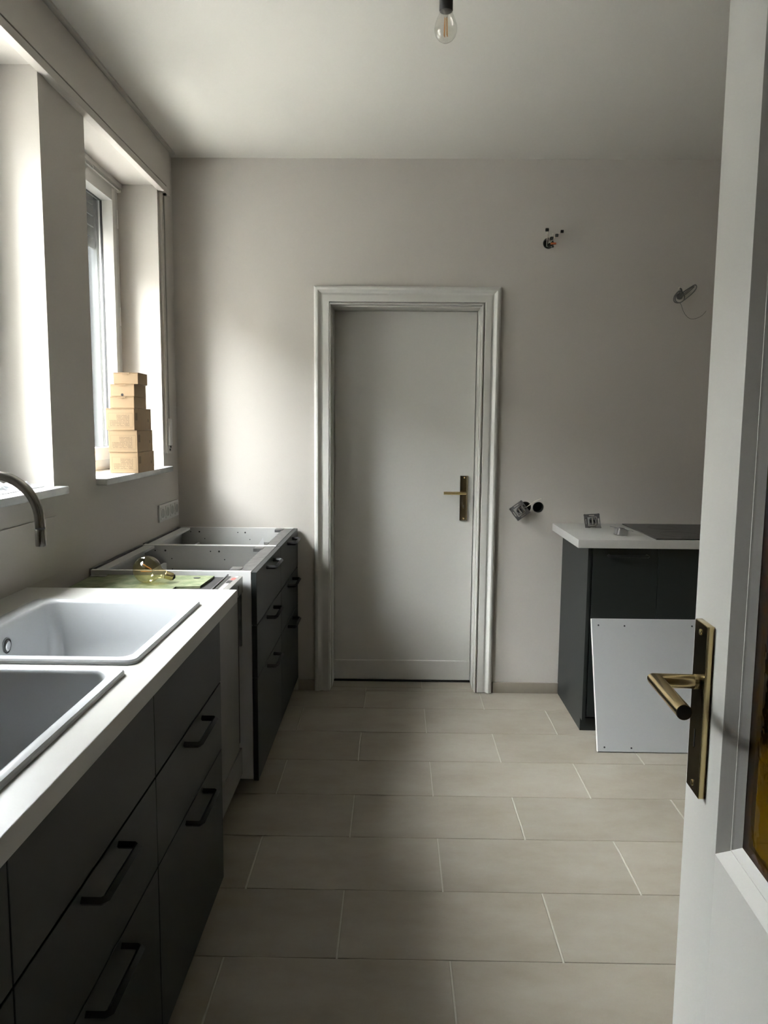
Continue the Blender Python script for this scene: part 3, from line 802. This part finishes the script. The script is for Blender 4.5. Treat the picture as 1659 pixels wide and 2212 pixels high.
carton(-1.195, -1.076, 3.162, 3.372, zz, .0905, -.01, 'large printed cardboard box directly under the three small ones', True, 0); zz += .0905
carton(-1.178, -1.077, 3.165, 3.318, zz, .0485, .00, 'small plain cardboard box standing on the printed boxes', False, 1); zz += .0485
carton(-1.175, -1.075, 3.165, 3.312, zz, .0500, .00, 'small cardboard box with round thumb hole, second from the top', False, 2); zz += .0500
carton(-1.162, -1.061, 3.168, 3.296, zz, .0475, .02, 'small plain cardboard box on top of the stack', False, 1); zz += .0475

# crumpled film on the near sill
def film():
    mb = MB(); bm = mb.bm; n = 14; g = []
    rnd = random.Random(3)
    for i in range(n+1):
        row = []
        for j in range(n+1):
            x = -1.29+.15*j/n; yy = 2.10+.37*i/n
            e = min(i, n-i, j, n-j)/n
            z = 1.2012+(.020*abs(math.sin(i*1.1+j*.7))*min(1, e*6)+rnd.uniform(0, .008)*min(1, e*5))
            row.append(bm.verts.new((x+rnd.uniform(-.004, .004), yy+rnd.uniform(-.006, .006), z)))
        g.append(row)
    for i in range(n):
        for j in range(n): bm.faces.new((g[i][j], g[i+1][j], g[i+1][j+1], g[i][j+1]))
    r = bmesh.ops.extrude_face_region(bm, geom=bm.faces[:])
    for v in r['geom']:
        if isinstance(v, bmesh.types.BMVert): v.co.z += .0008
    return mb.build('crumpled_film', 'plastic_film')
tag(film(), 'crumpled clear plastic sheet on the marble sill behind the tap', 'plastic sheet')

# ------------------------------------------------------------------ end wall: boxes, inserts, cables
for (x, z, lab) in ((.678, .992, 'black round wall box partly hidden by the hanging socket insert'), (.744, .992, 'empty black round wall box to the side of the hanging insert')):
    o = MB().lathe([(.0287, .001), (.0287, .047), (.026, .047), (.026, .004), (.0262, .001)], (x, YB, z), (0, 1, 0), n=32, cap0=False, cap1=False)
    o.lathe([(.026, .044), (.026, .047)], (x, YB, z), (0, 1, 0), n=32)
    tag(o.build('wall_box', 'black_plastic', None, True), lab, 'wall box', 'round flush wall boxes beside the door')

def insert(name, M, label, group):
    """bare switch/socket insert: pressed steel frame 70 mm with a works block behind"""
    e = empty(name, M.translation, label, 'socket insert', group)
    M = M @ Matrix.Scale(1.12, 4)
    def put(mb, nm, mat, par=None, sm=False):
        bmesh.ops.transform(mb.bm, matrix=M, verts=mb.bm.verts); return mb.build(nm, mat, par or e, sm)
    fr = slab_with_holes('z', -.0008, .0008, (-.0345, .0345), (-.0345, .0345),
        [(-.021, .021, -.021, .021), (-.030, -.0255, -.012, .012), (.0255, .030, -.012, .012), (-.012, .012, -.030, -.0255), (-.012, .012, .0255, .030)])
    put(fr, 'mounting_frame', 'galvanised')
    for sx, sy in ((-1, -1), (1, -1), (1, 1), (-1, 1)):
        put(MB().lathe([(.0055, -.001), (.0055, .0014), (.003, .0018)], (sx*.030, sy*.030, 0), n=12), 'corner_eyelet', 'galvanised', None, True)
    b = put(MB().box(-.0205, .0205, -.0205, .0205, -.028, -.001, bev=.003), 'works_block', 'socket_shadow', None, True)
    put(MB().lathe([(.0165, -.0005), (.0165, .003), (.0135, .003), (.0135, -.0005)], n=24), 'contact_ring', 'galvanised', b, True)
    for sx in (-1, 1):
        put(MB().box(sx*.0075-.0025, sx*.0075+.0025, -.006, .006, -.001, .0045, bev=.001), 'contact_clip', 'black_plastic', b)
    put(MB().box(-.0035, .0035, -.016, .016, -.001, .0060, bev=.001), 'bridge', 'chrome', b)
    for sx in (-1, 1):
        put(MB().box(sx*.0235-.0022, sx*.0235+.0022, -.011, .011, -.026, -.002, bev=.001), 'claw', 'galvanised')
    for (a, c) in ((-.013, -.013), (.013, -.013), (.013, .013)):
        put(MB().lathe([(.0038, 0), (.0038, .0030), (.001, .0034)], (a, c, -.001), n=10), 'terminal_screw', 'chrome', b, True)
    return e
def frame_m(pos, zdir, xdir):
    z = Vector(zdir).normalized(); x = Vector(xdir); x = (x-z*x.dot(z)).normalized(); y = z.cross(x)
    m = Matrix((x, y, z)).transposed().to_4x4(); m.translation = Vector(pos); return m
e = insert('socket_insert', frame_m((.643, 3.893, .978), (-.12, -1, .05), (.80, 0, .60)), 'bare metal socket insert hanging tilted from the wall box', 'bare socket inserts')
tag(MB().tube([(.676, 3.965, .990), (.680, 3.93, .990), (.694, 3.905, 1.006), (.716, 3.902, 1.024), (.752, 3.898, 1.041)], .0015, n=8).build('loose_wire', 'wire_pale', None, True),
    'thin pale wire end sticking out above the empty wall box', 'wire')
insert('socket_insert', frame_m((.985, 3.775, .941), (-.05, -.93, .42), (1, .02, .05)), 'bare metal socket insert propped up on the white worktop', 'bare socket inserts')
insert('socket_insert', frame_m((1.055, 3.520, .9395), (.22, .10, 1), (.96, .28, -.2)), 'bare metal socket insert lying on its claws nearest the worktop edge', 'bare socket inserts')
for (pts, nm) in (): pass

def junction():
    e = empty('junction_wires', (.753, YB, 2.311), 'loose wires with black connectors sticking out of a hole high above the door corner', 'wiring')
    o = MB().lathe([(.0268, .001), (.0268, .047), (.0245, .047), (.0245, .003)], (.753, YB, 2.311), (0, 1, 0), n=30, cap0=False, cap1=False)
    o.lathe([(.0245, .044), (.0245, .047)], (.753, YB, 2.311), (0, 1, 0), n=30)
    o.build('box', 'black_plastic', e, True)
    W_ = [((.748, 3.95, 2.300), (.742, 3.91, 2.325), (.738, 3.895, 2.362)), ((.757, 3.95, 2.315), (.752, 3.91, 2.335), (.739, 3.893, 2.360)),
          ((.760, 3.95, 2.320), (.766, 3.915, 2.335), (.768, 3.895, 2.352)), ((.762, 3.95, 2.318), (.778, 3.91, 2.332), (.784, 3.895, 2.342)),
          ((.765, 3.95, 2.318), (.786, 3.905, 2.345), (.808, 3.893, 2.356)), ((.752, 3.95, 2.300), (.748, 3.90, 2.290), (.762, 3.893, 2.286))]
    for p in W_:
        MB().tube(p, .0017, n=8).build('wire', 'wire_pale', e, True)
    for (x, y, z, s, m) in ((.737, 3.893, 2.366, .0075, 'black_plastic'), (.762, 3.897, 2.327, .0075, 'black_plastic'), (.785, 3.892, 2.340, .0072, 'black_plastic'), (.810, 3.890, 2.358, .0072, 'black_plastic')):
        MB().box(x-s, x+s, y-.008, y+.006, z-s*.9, z+s*.9, bev=.002).build('connector', m, e, True)
    MB().box(.757, .784, 3.890, 3.903, 2.298, 2.3065, bev=.002).build('connector_block', 'orange_plastic', e, True)
    MB().box(.744, .774, 3.893, 3.905, 2.284, 2.2925, bev=.003).build('connector', 'black_plastic', e, True)
junction()
def cable():
    e = empty('cable_coil', (1.41, YB, 2.05), 'dark cable coiled in loops and hanging from the end wall', 'cable')
    def smooth(P, n=6):
        P = [Vector(p) for p in P]; out = []
        for i in range(len(P)-1):
            a, b, c, d = P[max(i-1, 0)], P[i], P[i+1], P[min(i+2, len(P)-1)]
            for k in range(n):
                t = k/n
                out.append(.5*((2*b)+(-a+c)*t+(2*a-5*b+4*c-d)*t*t+(-a+3*b-3*c+d)*t**3))
        out.append(P[-1]); return out
    y = 3.90
    loop = [(1.412, 3.929, 2.06), (1.405, y, 2.080), (1.390, y-.004, 2.072), (1.375, y-.006, 2.050), (1.376, y-.006, 2.028), (1.395, y-.004, 2.021), (1.420, y, 2.030), (1.428, y, 2.050), (1.418, y, 2.072), (1.404, y-.002, 2.078),
            (1.386, y-.010, 2.066), (1.379, y-.010, 2.042), (1.385, y-.010, 2.026), (1.404, y-.008, 2.022), (1.424, y-.006, 2.034), (1.458, y-.010, 2.063), (1.479, y-.012, 2.092), (1.474, y-.012, 2.107), (1.455, y-.010, 2.098), (1.425, y-.006, 2.078), (1.412, 3.922, 2.065)]
    MB().tube(smooth(loop), .0027, n=8).build('coil', 'grey_cable', e, True)
    l2 = [(1.414, 3.926, 2.055), (1.428, y-.002, 2.068), (1.455, y-.004, 2.092), (1.470, y-.006, 2.100), (1.462, y-.006, 2.090), (1.430, y-.004, 2.062), (1.414, 3.924, 2.050)]
    MB().tube(smooth(l2), .0020, n=8).build('inner_loop', 'grey_cable', e, True)
    MB().tube([(1.416, 3.929, 2.060), (1.418, y+.005, 2.068), (1.408, y-.004, 2.088), (1.398, y-.010, 2.090)], .0042, n=10).build('sheath', 'grey_cable', e, True)
    for i, (dx, dz) in enumerate(((-.008, .004), (-.002, .008), (-.009, -.004))):
        MB().tube([(1.398, y-.010, 2.090), (1.398+dx, y-.013, 2.090+dz)], .0012, n=6).build('wire_end', 'wire_pale', e, True)
    tail = [(1.403, y-.008, 2.022), (1.413, y-.006, 2.008), (1.423, y-.004, 1.984), (1.441, y-.004, 1.958), (1.464, y-.004, 1.944), (1.491, y-.004, 1.947), (1.518, y-.004, 1.961), (1.537, y-.004, 1.983)]
    MB().tube(smooth(tail), .0012, n=6).build('tail_wire', 'grey_cable', e, True)
    MB().lathe([(.016, 0), (.016, -.0015)], (1.414, YB, 2.058), (0, 1, 0), n=22).build('grommet', 'grey_cable', e)
cable()

# ------------------------------------------------------------------ cooker side: cabinets, worktop, hob, leaning board
YFR = 3.405
e = empty('base_cabinet', (1.03, 3.66, 0), 'dark cooker-side cabinet with tall side panel beside the tile skirting', 'cabinet', 'dark base cabinets on the cooker side')
mb = MB()
mb.poly([(.876, YB-.012, 0.001), (.876, YFR+.045, .001), (.876, YFR+.045, .0605), (.876, YFR, .0605), (.876, YFR, .8705), (.876, YB-.001, .8705), (.876, YB-.001, .062), (.876, YB-.012, .062)], (.0155, 0, 0))
mb.build('side_panel', 'anthracite', e)
box('carcass', 'black_edge', e, .893, 1.190, YFR+.022, YB-.001, .075, .870)
MB().box(.898, 1.1905, YFR, YFR+.019, .0785, .867, bev=.001, seg=1).build('door', 'anthracite', e)
handle(e, (1.052, YFR, .834), (0, -1, 0), (1, 0, 0), .170, drop=.032)
box('plinth', 'anthracite', e, .8755, 1.190, YFR+.030, YFR+.0445, .001, .0600)
e2 = empty('base_cabinet', (1.49, 3.66, 0), 'dark cabinet below the hob partly hidden behind the open door', 'cabinet', 'dark base cabinets on the cooker side')
box('carcass', 'black_edge', e2, 1.192, 1.790, YFR+.022, YB-.001, .075, .870)
MB().box(1.1935, 1.7895, YFR, YFR+.019, .4735, .867, bev=.001, seg=1).build('drawer_front', 'anthracite', e2)
MB().box(1.1935, 1.7895, YFR, YFR+.019, .0785, .4705, bev=.001, seg=1).build('drawer_front', 'anthracite', e2)
handle(e2, (1.49, YFR, .834), (0, -1, 0), (1, 0, 0), .170, drop=.032)
box('plinth', 'anthracite', e2, 1.1915, 1.790, YFR+.030, YFR+.0445, .001, .0600)
wt = MB().box(.820, 1.800, 3.364, YB-.0005, .8725, .910, bev=.0015).build('worktop', 'worktop_white', None, True)
tag(wt, 'white worktop with black hob on the cooker side', 'worktop')
h = empty('hob', (1.465, 3.65, .910), 'flat black glass induction hob set on the cooker-side worktop', 'hob')
MB().box(1.171, 1.761, 3.385, 3.905, .9101, .9150, bev=.001).build('glass_plate', 'hob_glass', h)
for (x, y, r) in ((1.33, 3.53, .09), (1.60, 3.53, .07), (1.33, 3.77, .07), (1.60, 3.77, .09)):
    MB().lathe([(r, 0), (r, .0003), (r-.003, .0003), (r-.003, 0)], (x, y, .9150), n=40, cap0=False, cap1=False).build('ring_mark', 'hob_film', h)

def leaning_board():
    e = empty('leaning_panel', (1.19, 3.20, 0), 'white cabinet front leaning against the dark cooker-side cabinets', 'panel')
    tilt = math.asin((3.405-3.194-.019)/.578)
    M = Matrix.Translation((.897, 3.194, .0025)) @ Matrix.Rotation(-tilt, 4, 'X')
    def put(mb, nm, mat, par=None, sm=False):
        bmesh.ops.transform(mb.bm, matrix=M, verts=mb.bm.verts); return mb.build(nm, mat, par or e, sm)
    put(MB().box(.0015, .5985, 0, .017, .0015, .5765, bev=.0008, seg=1), 'back_face', 'panel_back')
    put(MB().box(0, .0015, 0, .0185, 0, .578), 'edge_band', 'melamine_edge')
    put(MB().box(.5985, .600, 0, .0185, 0, .578), 'edge_band', 'melamine_edge')
    put(MB().box(.0015, .5985, 0, .0185, .5765, .578), 'edge_band', 'melamine_edge')
    put(MB().box(.0015, .5985, .017, .0185, .0, .5765), 'front_face', 'anthracite')
    for (x, z) in ((.030, .548), (.147, .546), (.030, .020), (.147, .018), (.45, .548), (.564, .546), (.45, .02), (.564, .02)):
        put(MB().lathe([(.0040, 0), (.0040, .0003)], (x, 0, z), (0, -1, 0), n=12), 'drilled_hole', 'black_plastic')
leaning_board()
